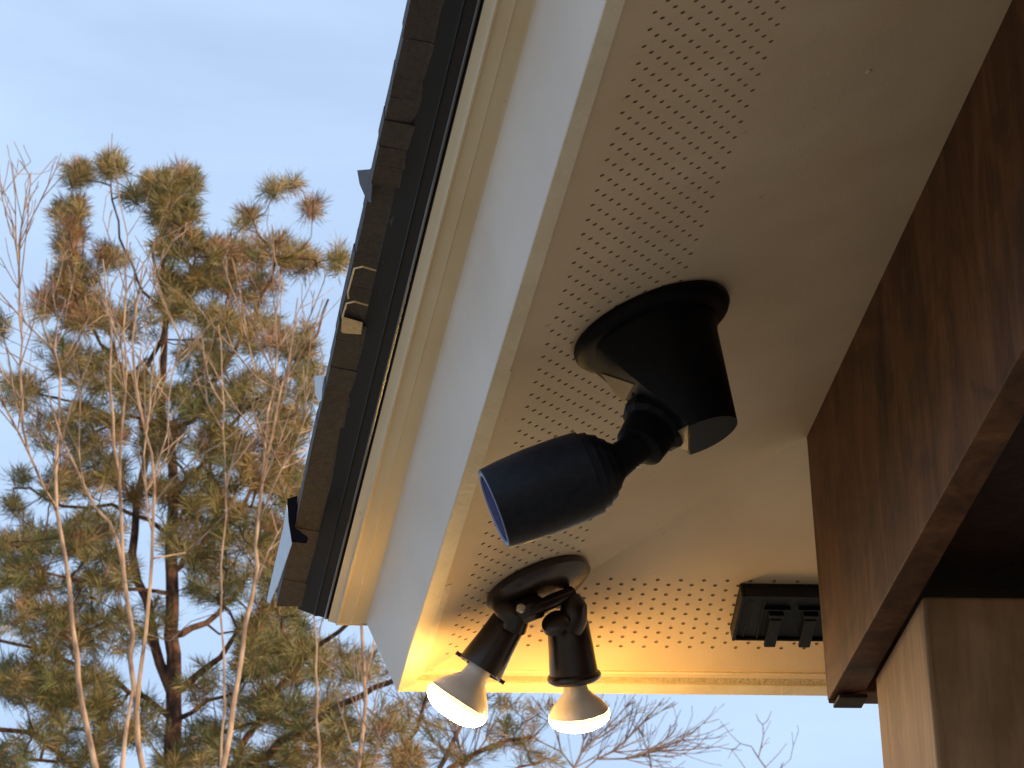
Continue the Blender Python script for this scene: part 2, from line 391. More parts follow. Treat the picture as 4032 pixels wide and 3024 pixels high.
# ------------------------------------------------------------------ porch beam and post
X0 = 0.9808; YI = 4.1650; ZB = 1.630; ZT = 1.9435
beam = thing('porch_beam', 'dark stained wooden porch beam meeting at a corner beneath the beige soffit', 'beam', (X0, YI, ZB))
def slab(name, pts, z0, z1, m, parent, bevel=.0015):
    b = MB(); n_ = len(pts); vs = [(x, y, z0) for x, y in pts]+[(x, y, z1) for x, y in pts]
    b.add(vs, [tuple(range(n_)), tuple(range(n_, 2*n_))]+[(i, (i+1) % n_, n_+(i+1) % n_, n_+i) for i in range(n_)])
    return b.build(name, m, parent, bevel=bevel)
o = slab('face_board', [(X0, YI), (X0, -3.0), (X0+.0355, -3.0), (X0+.0355, YI-.0355)], ZB, ZT+.03, M['wood'], beam); o['label'] = 'stained face board of the near beam'
o = slab('face_board', [(X0+.0006, YI+.0004), (X0+.0361, YI-.0355), (4.2, YI-.0355), (4.2, YI)], ZB-.003, ZT+.03, M['wood'], beam); o['label'] = 'stained face board of the far beam'
slab('beam_core', [(X0+.036, YI-.036), (X0+.036, -3.0), (X0+.26, -3.0), (X0+.26, YI-.036)], ZB+.055, ZT+.02, M['wood_dark'], beam)
slab('beam_core', [(X0+.262, YI-.037), (X0+.262, 3.868), (4.2, 3.868), (4.2, YI-.037)], ZB+.002, ZT+.02, M['wood_dark'], beam)
slab('metal_cap', [(X0+.006, YI+.0015), (X0+.006, YI-.030), (X0+.0375, YI-.030), (X0+.0375, YI+.0015)], ZB-.0075, ZB-.0032, M['wood_dark'], beam, bevel=.001)
ceil = thing('porch_ceiling', 'dark board ceiling of the porch behind the wooden beam', 'ceiling', (1.3, 3.0, ZT))
i = 0; x = X0+.262
while x < 4.19:
    box_obj('ceiling_board', (x, -3.0, ZT-.045), (min(x+.138, 4.19), 3.866, ZT-.025), M['wood_dark'], ceil, bevel=.003, seg=1); x += .14
post = thing('porch_post', 'square brown wooden post standing under the porch beam corner', 'post', (1.13, 3.98, GZ+.1))
def post_face():
    b = MB(); n = 1
    x0, x1, y0, y1 = 1.0175, 1.2415, 3.866, 4.0925
    b.box((x0, y0, GZ+.1), (x1-x0, 0, 0), (0, y1-y0, 0), (0, 0, ZB-GZ-.101))
    return b
post_face().build('post_shaft', M['post'], post, bevel=.004)

# ------------------------------------------------------------------ black fixture on the near soffit
sec = thing('security_light', 'large black bullet shaped security fixture with blue lens on round soffit base', 'security light', PA(.168, .86))
DN = -NA      # pointing down out of the near soffit
b = MB(); b.lathe(PA(.168, .868, .0004), DN, [(0, .0815), (.003, .0832), (.0075, .0832), (.012, .080), (.0145, .074)], 64)
b.build('base_plate', M['black'], sec, smooth=True)
# tapered canopy: loft between a wide ring at the base and a smaller ring at the foot, cut by a slanting facet
bm = bmesh.new()
base_c = (.166, .858); foot_c = (.167, .868)
rings = []
for t in range(7):
    f = t/6; d = .012+.120*f
    cs = base_c[0]*(1-f)+foot_c[0]*f; cu = base_c[1]*(1-f)+foot_c[1]*f
    r_ = .068*(1-f)+.041*f
    if t == 0: r_ += .003
    rings.append([bm.verts.new(PA(cs+r_*math.cos(2*math.pi*k/48), cu+r_*math.sin(2*math.pi*k/48), d)) for k in range(48)])
for i in range(6):
    for k in range(48): bm.faces.new((rings[i][k], rings[i][(k+1) % 48], rings[i+1][(k+1) % 48], rings[i+1][k]))
bm.faces.new(rings[0][::-1]); foot = bm.faces.new(rings[-1]); foot.material_index = 2
dpl = .132
e1 = on_plane(2716, 1644, PA(0, 0, dpl), NA); e2 = on_plane(2716, 1781, PA(0, 0, dpl), NA); e3 = on_plane(2345, 1462, PA(0, 0, .013), NA)
nf = (e2-e1).cross(e3-e1).normalized()
if nf.x > 0: nf = -nf
res = bmesh.ops.bisect_plane(bm, geom=bm.verts[:]+bm.edges[:]+bm.faces[:], plane_co=e1, plane_no=nf, clear_outer=True)
ed = [g_ for g_ in res['geom_cut'] if isinstance(g_, bmesh.types.BMEdge)]
fl = bmesh.ops.holes_fill(bm, edges=ed, sides=0)
for f_ in fl['faces']: f_.material_index = 1
bmesh.ops.recalc_face_normals(bm, faces=bm.faces)
me = bpy.data.meshes.new('canopy'); bm.to_mesh(me); bm.free()
for x in (M['black'], M['black'], M['blackgloss']): me.materials.append(x)
me.polygons.foreach_set('use_smooth', [p.material_index == 0 for p in me.polygons]); me.set_sharp_from_angle(angle=R(38))
o = bpy.data.objects.new('canopy', me); col.objects.link(o); o.parent = sec; o.matrix_parent_inverse = Matrix.Translation(-sec.location)
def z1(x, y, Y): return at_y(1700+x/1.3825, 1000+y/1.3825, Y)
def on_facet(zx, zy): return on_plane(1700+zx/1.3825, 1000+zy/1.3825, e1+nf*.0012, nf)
for pts in ([(922, 652), (1000, 678), (1100, 712), (1072, 762), (1046, 806), (985, 745)], [(1335, 965), (1394, 935), (1396, 1074), (1345, 1056)]):  # tan plates painting the lit soffit's reflection on the black facet
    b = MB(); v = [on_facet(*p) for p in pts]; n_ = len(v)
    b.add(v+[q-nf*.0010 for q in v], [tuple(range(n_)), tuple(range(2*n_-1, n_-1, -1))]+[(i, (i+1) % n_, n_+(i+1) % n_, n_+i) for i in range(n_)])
    b.build('facet_sheen', M['facet'], sec)
# knuckle: ribbed nut, collar, ball neck
k0 = z1(1292, 805, 3.735); k1 = z1(1115, 1075, 3.725)
ax = (k1-k0); Lk = ax.length; ax.normalize()
b = MB(); b.lathe(k0, ax, [(-.034, .033), (-.030, .0355), (.018, .0360), (.0205, .0325), (.024, .0325), (.026, .0350), (.036, .0338), (.041, .0285)], 12); b.build('knuckle', M['black'], sec, bevel=.0012)
b = MB(); b.lathe(k0+ax*.041, ax, [(0, .0262), (.004, .0268), (.024, .0250), (.0265, .021), (.0275, .012)], 28)
b.build('collar', M['black'], sec, smooth=True)
fb = z1(1010, 1130, 3.725); ff = z1(338, 1388, 3.747)     # back and front of the barrel axis
fa = (ff-fb); Lf = fa.length; fa.normalize()
b = MB(); tube(b, [k0+ax*.060, (k0+ax*.060)*.5+fb*.5, fb, fb+fa*.02], [.0180, .0160, .018, .024], 16); b.build('neck', M['black'], sec, smooth=True)
b = MB()
sc = Lf/.117
prof = [(-.004, .010), (-.002, .0175), (.004, .0235), (.0045, .0255), (.010, .0300), (.0105, .0325), (.018, .0365), (.0185, .0385), (.026, .0400), (.0265, .0425), (.045, .0440), (.075, .0445), (.100, .0432), (.117, .0412), (.1172, .0385), (.104, .0380)]
b.lathe(fb, fa, [(t*sc, r_) for t, r_ in prof], 64, caps=(True, False)); b.build('barrel', M['blackcam'], sec, smooth=True)
b = MB(); b.lathe(fb, fa, [(.1050*sc, .0379), (.1135*sc, .0374), (.1160*sc, .0320), (.1168*sc, .015), (.117*sc, .002)], 48); b.build('lens', M['blue'], sec, smooth=True)
b = MB(); b.lathe(fb, fa, [(.1170*sc, .0384), (.1178*sc, .0374), (.1176*sc, .0358), (.1160*sc, .0352)], 48, caps=(False, False)); b.build('lens_ring', M['lensrim'], sec, smooth=True)
# small bright wire clip below the collar
pc = [z1(x, y, 3.725) for x, y in ((1050, 1100), (1062, 1125), (1085, 1145), (1112, 1158), (1140, 1160), (1128, 1135), (1105, 1108), (1078, 1085))]
b = MB(); tube(b, pc, [.0011]*len(pc), 6); b.build('wire_clip', M['ring'], sec, smooth=True)

# ------------------------------------------------------------------ twin floodlight at the corner
lamp = thing('twin_floodlight', 'dark bronze two headed floodlight with both bulbs lit at the soffit corner', 'floodlight', PA(.143, .225))
b = MB(); b.lathe(PA(.143, .224, .0004), DN, [(0, .0605), (.004, .0625), (.009, .0622), (.0125, .058), (.018, .050), (.0205, .030), (.021, .012)], 56)
b.build('canopy_plate', M['bronze'], lamp, smooth=True)
def z2(x, y, Y): return at_y(1600+x/1.8433, 2100+y/1.8433, Y)
def cyl(name, p0, p1, prof, m, n=32, caps=(True, True), bevel=0):
    a = p1-p0; L = a.length; b = MB(); b.lathe(p0, a, [(t*L, r_) for t, r_ in prof], n, caps=caps); return b.build(name, m, lamp, smooth=True, bevel=bevel)
# centre boss and cross bar
cyl('boss', z2(850, 480, 4.345), z2(915, 640, 4.352), [(0, .016), (.3, .0215), (.8, .0195), (1, .013)], M['bronze'])
b = MB(); tube(b, [z2(890, 560, 4.335), z2(1000, 520, 4.335), z2(1090, 480, 4.34), z2(1200, 430, 4.35)], [.0075, .0085, .0085, .0075], 12); b.build('cross_bar', M['bronze'], lamp, smooth=True)
b = MB(); b.lathe(z2(830, 550, 4.318), (0, -1, .1), [(0, .0052), (.004, .0050), (.0048, .003)], 16); b.build('screw_head', M['ring'], lamp, smooth=True)
b = MB(); b.lathe(z2(1290, 285, 4.345), (0, -1, -.2), [(0, .0045), (.004, .0042), (.005, .002)], 16); b.build('screw_head', M['ring'], lamp, smooth=True)
# arms
b = MB(); tube(b, [z2(700, 510, 4.355), z2(740, 560, 4.35), z2(800, 620, 4.352), z2(770, 690, 4.36)], [.0135, .0155, .0165, .0160], 14); b.build('arm', M['bronze'], lamp, smooth=True)
b = MB(); tube(b, [z2(1190, 470, 4.352), z2(1215, 540, 4.352), z2(1210, 610, 4.357), z2(1175, 680, 4.365)], [.012, .0160, .0170, .0180], 14); b.build('arm', M['bronze'], lamp, smooth=True)
b = MB(); b.lathe(z2(1085, 660, 4.345), (-.4, -.6, .2), [(0, .0165), (.006, .0150), (.010, .009)], 18); b.build('joint_cap', M['bronze'], lamp, smooth=True)
# sockets and bulbs
def head(pA, pB, pF, rt, rb, rf, flare):
    ax_ = (pB-pA); L = ax_.length; ax_.normalize()
    if flare: pr = [(0, rt*.55), (.03, rt*.9), (.10, rt), (.45, rt*1.09), (.84, rb*.93), (.86, rb*1.0), (.91, rb*1.04), (.95, rb), (1.0, rb*.83), (1.003, rb*.72), (.9, rb*.70)]
    else: pr = [(0, rt*.72), (.02, rt*.97), (.06, rt), (.5, rt*1.12), (.985, rb), (1.0, rb*1.0), (1.0, rb*.90), (.9, rb*.88)]
    b = MB(); b.lathe(pA, ax_, [(t*L, r_) for t, r_ in pr], 40, caps=(True, False)); so_ = b.build('socket', M['bronze'], lamp, smooth=True)
    for sg in (-1, 1):         # little lugs on the rim
        sd2 = Vector((1, 0, 0)); sd2 = (sd2-ax_*sd2.dot(ax_)).normalized()
        if flare: continue
        b = MB(); b.lathe(pA+ax_*(L*.975)+sd2*sg*(rb*.97), sd2*sg, [(0, .0028), (.004, .0022), (.0046, .0030), (.006, .0024)], 8); b.build('lug', M['bronze'], lamp)
    a2 = (pF-pB); L2 = a2.length; a2.normalize()
    b = MB(); p_ = [(-.35, rf*.36), (.10, rf*.38), (.26, rf*.42), (.42, rf*.58), (.58, rf*.78), (.76, rf*.93), (.86, rf*.98)]
    b.lathe(pB, a2, [(t*L2, r_) for t, r_ in p_], 48, caps=(True, False)); bu = b.build('bulb', M['porcelain'], lamp, smooth=True)
    b = MB(); b.lathe(pB, a2, [(.861*L2, rf*.981), (.91*L2, rf*.996), (.955*L2, rf)], 48, caps=(False, False)); b.build('bulb_skirt', M['skirt'], lamp, smooth=True)
    b = MB(); p_ = [(.956, rf*1.0), (1.02, rf*.985), (1.12, rf*.93), (1.22, rf*.80), (1.30, rf*.60), (1.345, rf*.35), (1.36, rf*.05)]
    b.lathe(pB, a2, [(t*L2, r_) for t, r_ in p_], 48, caps=(False, True)); b.build('bulb_lens', M['lit'], lamp, smooth=True)
head(z2(755, 625, 4.372), z2(530, 985, 4.392), z2(362, 1245, 4.412), .0205, .0272, .0380, False)
head(z2(1168, 610, 4.372), z2(1222, 1085, 4.41), z2(1257, 1335, 4.434), .0235, .0300, .0352, True)

# ------------------------------------------------------------------ black box on the far soffit
DB = -NB
bx = thing('soffit_box', 'black ribbed plastic box with two hook tabs beside the wooden beam', 'junction box', PB(.147, .43))
def bb(s0, s1, u0, u1, d0, d1, name, m=None, bevel=.001):
    b = MB(); o_ = PB(s0, u0, d0)
    b.box(o_, PB(s0, u1, d0)-o_, PB(s1, u0, d0)-o_, DB*(d1-d0)); return b.build(name, m or M['blackcam'], bx, bevel=bevel)
T = .021
s_lo, s_hi, ul, ur = .118, .196, .378, .56
bb(s_lo, s_hi, ul, ur, 0.0003, .006, 'box_plate')
bb(s_lo+.0034, s_hi-.0034, ul+.0044, ur-.0044, .0062, T-.0045, 'cover')
bb(s_lo, s_hi, ul, ul+.004, .006, T, 'side_wall')
bb(s_lo, s_hi, ur-.004, ur, .006, T, 'side_wall')
bb(s_hi-.003, s_hi, ul+.0042, ur-.0042, .006, T-.0006, 'rear_wall')
bb(s_lo, s_lo+.003, ul+.0042, ur-.0042, .006, T-.0006, 'front_wall')
bb(s_lo+.0035, s_hi-.0035, ul+.012, ul+.0145, .006, T-.003, 'rib')
bb(s_lo+.0035, s_hi-.0035, ul+.028, ul+.0305, .006, T-.002, 'rib')
for u_ in (.423, .464, .505):
    bb(s_lo-.0045, s_lo+.043, u_-.007, u_+.0065, T-.0005, T+.005, 'hook_tab')
    bb(s_lo+.044, s_lo+.050, u_-.009, u_+.0085, .006, T+.004, 'hook_bar')
    bb(s_lo+.054, s_lo+.057, u_-.016, u_+.016, .006, T+.001, 'rib')

# ------------------------------------------------------------------ trees
class Skel:
    """branch skeleton: nodes with a parent; traced limbs first, twigs attached greedily afterwards"""
    def __init__(s): s.p = []; s.par = []; s.minr = []; s.lv = []; s.np = None
    def add(s, p, par, minr=0, lv=0):
        s.p.append(tuple(p)); s.par.append(par); s.minr.append(minr); s.lv.append(lv); return len(s.p)-1
    def path(s, pts, r0, r1, start=None, lv=0, wob=.0, seg=.12):
        """polyline of points; start = index of node to spring from (else new root)"""
        pts = [Vector(p) for p in pts]; idx = start; ids = []
        L = sum((pts[i+1]-pts[i]).length for i in range(len(pts)-1)); acc = 0
        if idx is None: idx = s.add(pts[0], -1, r0, lv); 
        ids.append(idx); 
        for i in range(len(pts)-1):
            n = max(1, int((pts[i+1]-pts[i]).length/seg))
            for k in range(1, n+1):
                f = k/n
                # Catmull-Rom
                p0 = pts[max(i-1, 0)]; p1 = pts[i]; p2 = pts[i+1]; p3 = pts[min(i+2, len(pts)-1)]
                q = .5*((2*p1)+(p2-p0)*f+(2*p0-5*p1+4*p2-p3)*f*f+(3*p1-p0-3*p2+p3)*f**3)
                t = (acc+(pts[i+1]-pts[i]).length*f)/L
                if wob: q = q+Vector(rng.normal(0, wob, 3))
                idx = s.add(q, idx, r0*(1-t)+r1*t, lv); ids.append(idx)
            acc += (pts[i+1]-pts[i]).length
        return ids
    def nearest(s, p):
        a = np.array(s.p); d = np.linalg.norm(a-np.array(p), axis=1); return int(d.argmin())
    def grow(s, targets, up=.9, kink=.12, seg=.11, lv=2, maxd=9, tipr=.0028, sag=0.0):
        cap = len(s.p)+len(targets)*26+10
        A = np.zeros((cap, 3)); n = len(s.p); A[:n] = s.p
        tips = []
        T_ = np.array(targets)
        # nearest to the existing skeleton first
        d0 = np.array([np.linalg.norm(A[:n]-t, axis=1).min() for t in T_])
        for ti in np.argsort(d0):
            t = T_[ti]; dv = t-A[:n]; d = np.linalg.norm(dv, axis=1)
            cost = d+up*np.maximum(0, -dv[:, 2]+.25*d)
            j = int(cost.argmin())
            if d[j] > maxd or d[j] < .03: continue
            L = d[j]; k = max(2, min(24, int(L/seg)))
            st = A[j].copy(); v = t-st
            perp = rng.normal(0, kink*L*.5, 3); perp[2] -= sag*L
            idx = j; off = np.zeros(3)
            for q in range(1, k+1):
                f = q/k
                off = off*.8+rng.normal(0, kink*.16*min(L, .8), 3)
                pnt = st+v*f+perp*math.sin(math.pi*f)*.6+off*(1-f*.6)
                if q == k: pnt = t
                idx = s.add(pnt, idx, 0, lv)
                if n < cap: A[n] = pnt; n += 1
            tips.append(idx)
        return tips
    def radii(s, tipr=.003, ex=2.3, mx=9):
        n = len(s.p); acc = [0.0]*n; r = [0.0]*n
        for i in range(n-1, -1, -1):
            r[i] = max(acc[i]**(1/ex) if acc[i] > 0 else tipr, s.minr[i]); 
            if s.lv[i] >= 2: r[i] = min(r[i], mx)
            if s.par[i] >= 0: acc[s.par[i]] += (min(r[i], 1)**ex)*(1.0 if s.minr[i] == 0 else 0.0)
        return r
    def mesh(s, name, m, parent, tipr=.003, mx=9, sides=5, split=None, kind=None):
        r = s.radii(tipr, mx=mx)
        P = s.p; vs = []; fs = []; ringi = {}
        kids = [[] for _ in P]
        for i, a in enumerate(s.par):
            if a >= 0: kids[a].append(i)
        done = MB(); 
        for i in range(len(P)):
            a = s.par[i]
            start = a < 0 or kids[a][0] != i
            if a < 0 and not kids[i]: continue
            if start:
                chain = ([a] if a >= 0 else [])+[i]; c = i
                while kids[c]: c = kids[c][0]; chain.append(c)
                if len(chain) < 2: continue
                rr = [r[x] for x in chain]
                if a >= 0: rr[0] = min(rr[0], rr[1]*1.25)
                ns = sides if max(rr) < .02 else 9
                if max(rr) < .006: ns = 3
                tube(done, [P[x] for x in chain], rr, ns)
        o = done.build(name, m, parent, smooth=True)
        if kind: o['kind'] = kind
        return o

def needles(tips, skel, tones, name, parent, nper=50, ln=(.09, .16), wd=.0044):
    """tufts of long thin needles round the twig tips; one triangle pair each"""
    V = []; Fm = []; F_ = []
    P = skel.p; par = skel.par
    for t, tone in zip(tips, tones):
        p = np.array(P[t]); a = par[t]; q = np.array(P[a]) if a >= 0 else p-np.array([0, 0, .1])
        d = p-q; d = d/(np.linalg.norm(d)+1e-9); d = d+np.array([0, 0, .45]); d /= np.linalg.norm(d)
        n = int(nper*rng.uniform(.7, 1.35)); L0 = rng.uniform(*ln)
        for k in range(n):
            e = rng.normal(0, 1, 3); e -= d*e.dot(d); e /= np.linalg.norm(e)
            th = rng.uniform(.1, 1.35); v = d*math.cos(th)+e*math.sin(th)
            b0 = p-d*rng.uniform(0, .085); l = L0*rng.uniform(.7, 1.1)
            sdv = np.cross(v, rng.normal(0, 1, 3)); sdv /= np.linalg.norm(sdv)+1e-9
            w_ = wd*rng.uniform(.7, 1.2)
            mid = b0+v*l*.55+np.array([0, 0, -.004]); tip = b0+v*l+np.array([0, 0, -.016])*rng.uniform(0, 1)
            i = len(V); V += [b0, mid+sdv*w_*.5, tip, mid-sdv*w_*.5]; F_.append((i, i+1, i+2, i+3)); 
            Fm.append(tone if rng.random() > .15 else int(rng.integers(0, 4)))
    me = bpy.data.meshes.new(name); me.from_pydata([tuple(v) for v in V], [], F_)
    for k in ('n0', 'n1', 'n2', 'n3'): me.materials.append(M[k])
    me.polygons.foreach_set('material_index', Fm); me.update()
    o = bpy.data.objects.new(name, me); col.objects.link(o); o['kind'] = 'stuff'
    o.parent = parent; o.matrix_parent_inverse = Matrix.Translation(-parent.location)
    return o

def poly(D, pts, dy=0.0, y0=0.0):
    n = len(pts); return [at_d(x, y, D+y0+dy*i/max(1, n-1)) for i, (x, y) in enumerate(pts)]
def to_ground(p, lean=(0, 0)): return Vector((p.x+lean[0], p.y+lean[1], GZ-.1))

# --- the big pine
D = 24.0
S = Skel()
tr = poly(D, [(372, 1700), (372, 1659), (376, 1502), (372, 1370), (372, 1239), (372, 1152), (376, 1020), (372, 959), (353, 909), (351, 790), (361, 671), (353, 572), (372, 500), (385, 430)])
base = to_ground(tr[0], (.15, .2))
pine = thing('pine_tree', 'tall shaggy pine with golden green needles rising left of the roof', 'tree', base)
S.path([base, base.lerp(tr[0], .5)+Vector((.05, 0, 0)), tr[0]], .14, .058, None, 0)
st = len(S.p)-1
S.path(tr, .056, .010, st, 0, wob=.006)
def limb(pts, r0, r1, dy, sk=None, D_=None, y0=0.0, root=False, wob=.012):
    sk = sk or S; q = poly(D_ or D, pts, dy, y0)
    j = None if root else sk.nearest(q[0])
    if j is not None: q[0] = Vector(sk.p[j])
    return sk.path(q, r0, r1, j, 1, wob=wob)
limb([(385, 1497), (346, 1436), (328, 1353), (302, 1248), (291, 1143), (306, 1042), (315, 959), (309, 909), (317, 810), (333, 770), (357, 700), (345, 620), (330, 540)], .034, .010, .5)
limb([(394, 1497), (438, 1449), (477, 1419), (520, 1370), (560, 1330)], .026, .010, -.5)
limb([(376, 1379), (416, 1362), (473, 1322), (510, 1290), (540, 1240)], .024, .010, .8)
limb([(394, 1541), (451, 1519), (500, 1500)], .017, .008, -.5)
limb([(376, 1690), (440, 1680), (547, 1642), (613, 1602), (700, 1546), (779, 1502), (845, 1475), (940, 1440)], .030, .014, -1.4)
limb([(380, 1700), (503, 1659), (552, 1554), (613, 1475), (683, 1397), (727, 1366), (800, 1320), (850, 1250)], .022, .011, -1.0)
limb([(372, 1530), (280, 1489), (210, 1458), (131, 1423), (66, 1405), (0, 1383), (-60, 1360)], .018, .009, .5)
limb([(372, 1720), (240, 1690), (166, 1659), (123, 1620), (66, 1589), (0, 1572), (-60, 1550)], .022, .013, -.6)
limb([(351, 860), (309, 771), (274, 829), (254, 770), (234, 710), (225, 640), (210, 560)], .012, .007, .6)
limb([(377, 970), (380, 929), (409, 905), (440, 853), (476, 802), (532, 710), (587, 599), (600, 520)], .018, .007, -.5)
limb([(353, 909), (320, 850), (270, 800), (215, 740), (170, 650), (150, 560)], .015, .007, -.6)
limb([(361, 687), (341, 660), (309, 627), (290, 570), (250, 480), (240, 400)], .011, .006, .4)
limb([(361, 700), (373, 687), (381, 651), (417, 631), (430, 560), (410, 470)], .010, .006, -.4)
limb([(372, 1152), (320, 1120), (240, 1090), (140, 1090), (70, 1060), (40, 1050)], .016, .007, .7)
limb([(372, 1239), (430, 1180), (480, 1140), (540, 1060), (600, 980), (640, 880)], .019, .008, .9)
limb([(372, 1040), (440, 1000), (520, 900), (600, 830), (660, 760), (720, 640)], .015, .007, -.9)
limb([(372, 1300), (300, 1280), (200, 1260), (100, 1240), (30, 1170)], .014, .007, -.8)
limb([(353, 930), (280, 900), (200, 880), (120, 860), (50, 850)], .012, .006, .9)
limb([(372, 1600), (460, 1590), (600, 1560), (700, 1600), (820, 1640)], .015, .008, .9)
# targets by clump: (x, y, rx, ry, count, tone weights green, olive, golden, rust)
G = (.34, .42, .20, .04); O = (.12, .44, .36, .08); B_ = (.03, .22, .47, .28); K = (.6, .3, .08, .02)
clumps = [(172, 372, 26, 26, 16, O), (243, 358, 26, 22, 15, O), (150, 455, 34, 25, 16, B_), (345, 395, 34, 22, 18, G), (402, 390, 26, 32, 18, O), (375, 455, 60, 32, 34, G),
 (385, 520, 60, 34, 32, O), (300, 420, 34, 22, 10, K), (155, 520, 34, 40, 18, B_), (165, 590, 40, 34, 20, B_), (240, 560, 36, 30, 12, O), (530, 468, 26, 20, 7, B_),
 (585, 408, 18, 12, 5, O), (625, 400, 20, 14, 5, O), (676, 447, 20, 18, 6, B_), (490, 545, 50, 34, 26, B_), (465, 600, 46, 34, 16, O), (600, 540, 60, 30, 20, B_), (650, 560, 45, 30, 14, B_),
 (735, 562, 16, 30, 8, G), (545, 620, 60, 40, 16, B_), (140, 640, 44, 40, 18, B_), (190, 680, 56, 44, 24, B_), (300, 690, 44, 50, 8, O), (395, 600, 42, 36, 18, O), (375, 660, 40, 34, 14, O),
 (480, 690, 56, 44, 20, O), (560, 720, 50, 44, 16, B_), (640, 740, 44, 40, 16, O), (660, 830, 40, 50, 15, O), (50, 845, 46, 34, 14, O), (95, 660, 20, 20, 4, B_), (0, 700, 22, 22, 4, K),
 (190, 800, 66, 50, 26, O), (120, 760, 44, 40, 9, O), (440, 770, 56, 40, 20, G), (430, 860, 60, 46, 26, G), (300, 850, 60, 50, 20, O), (550, 850, 60, 50, 24, O), (620, 920, 54, 50, 26, G),
 (200, 920, 76, 50, 32, O), (110, 930, 40, 40, 8, O), (350, 950, 60, 46, 22, O), (480, 960, 60, 46, 28, O), (45, 1030, 20, 16, 4, K), (35, 1095, 20, 16, 4, K),
 (580, 1010, 64, 50, 30, B_), (640, 1060, 44, 50, 22, O), (440, 1060, 70, 46, 30, G), (200, 1020, 76, 44, 28, O), (120, 1050, 40, 34, 9, G), (320, 1060, 50, 40, 14, G),
 (100, 1160, 80, 40, 22, G), (30, 1190, 50, 40, 16, G), (40, 1240, 60, 36, 20, G), (200, 1150, 70, 50, 24, O), (230, 1230, 60, 50, 22, G), (420, 1160, 80, 50, 30, G), (540, 1140, 70, 50, 28, O), (620, 1180, 60, 50, 24, O),
 (470, 1250, 70, 50, 24, G), (600, 1270, 60, 50, 24, O), (130, 1290, 80, 46, 24, G), (40, 1330, 50, 40, 12, G), (600, 1360, 80, 50, 34, G), (560, 1420, 60, 50, 28, G), (660, 1420, 50, 50, 22, G), (730, 1430, 50, 44, 12, G),
 (230, 1360, 70, 50, 22, G), (330, 1340, 30, 50, 8, G), (120, 1380, 60, 40, 16, G), (50, 1470, 70, 50, 34, K), (120, 1480, 50, 46, 22, K), (200, 1480, 60, 50, 20, G), (240, 1560, 60, 60, 22, K), (120, 1570, 60, 44, 16, K), (20, 1630, 50, 44, 14, K),
 (320, 1560, 40, 60, 12, G), (430, 1480, 40, 50, 9, G), (460, 1600, 70, 50, 20, K), (540, 1520, 60, 50, 18, G), (620, 1520, 60, 50, 22, K), (660, 1620, 60, 50, 22, G), (720, 1540, 50, 50, 14, G), (760, 1620, 60, 44, 18, O),
 (850, 1560, 50, 40, 12, B_), (880, 1640, 40, 30, 10, O), (180, 1640, 60, 30, 14, K), (400, 1650, 60, 30, 12, K), (560, 1640, 60, 30, 14, G), (800, 1440, 40, 40, 7, O)]
tg = []; tn = []
for (x, y, rx, ry, n, wt) in clumps:
    for k in range(int(n*(2.4 if y > 560 else 1.9))):
        a = rng.uniform(0, 2*math.pi); q = math.sqrt(rng.random())
        cy = 1.15 if y > 650 else .6
        tg.append(at_d(x+rx*q*math.cos(a), y+ry*q*math.sin(a), D+rng.uniform(-cy, cy))); tn.append(int(rng.choice(4, p=np.array(wt)/sum(wt))))
key = {tuple(round(c_, 4) for c_ in t): k for t, k in zip(tg, tn)}
tips = S.grow([tuple(t) for t in tg], up=.8, kink=.2, seg=.09, sag=.05)
tones = [key.get(tuple(round(c_, 4) for c_ in S.p[t]), 1) for t in tips]
S.mesh('trunk', M['pinebark'], pine, tipr=.0022, mx=.012)
needles(tips, S, tones, 'needles', pine)
print('pine tufts', len(tips), 'nodes', len(S.p))

def to_px(p):
    v = Vector(p); z = v.dot(BF); return ((v.dot(BX)/z*F_PX+2016)/1.8228, (v.dot(BD)/z*F_PX+1512)/1.8228)
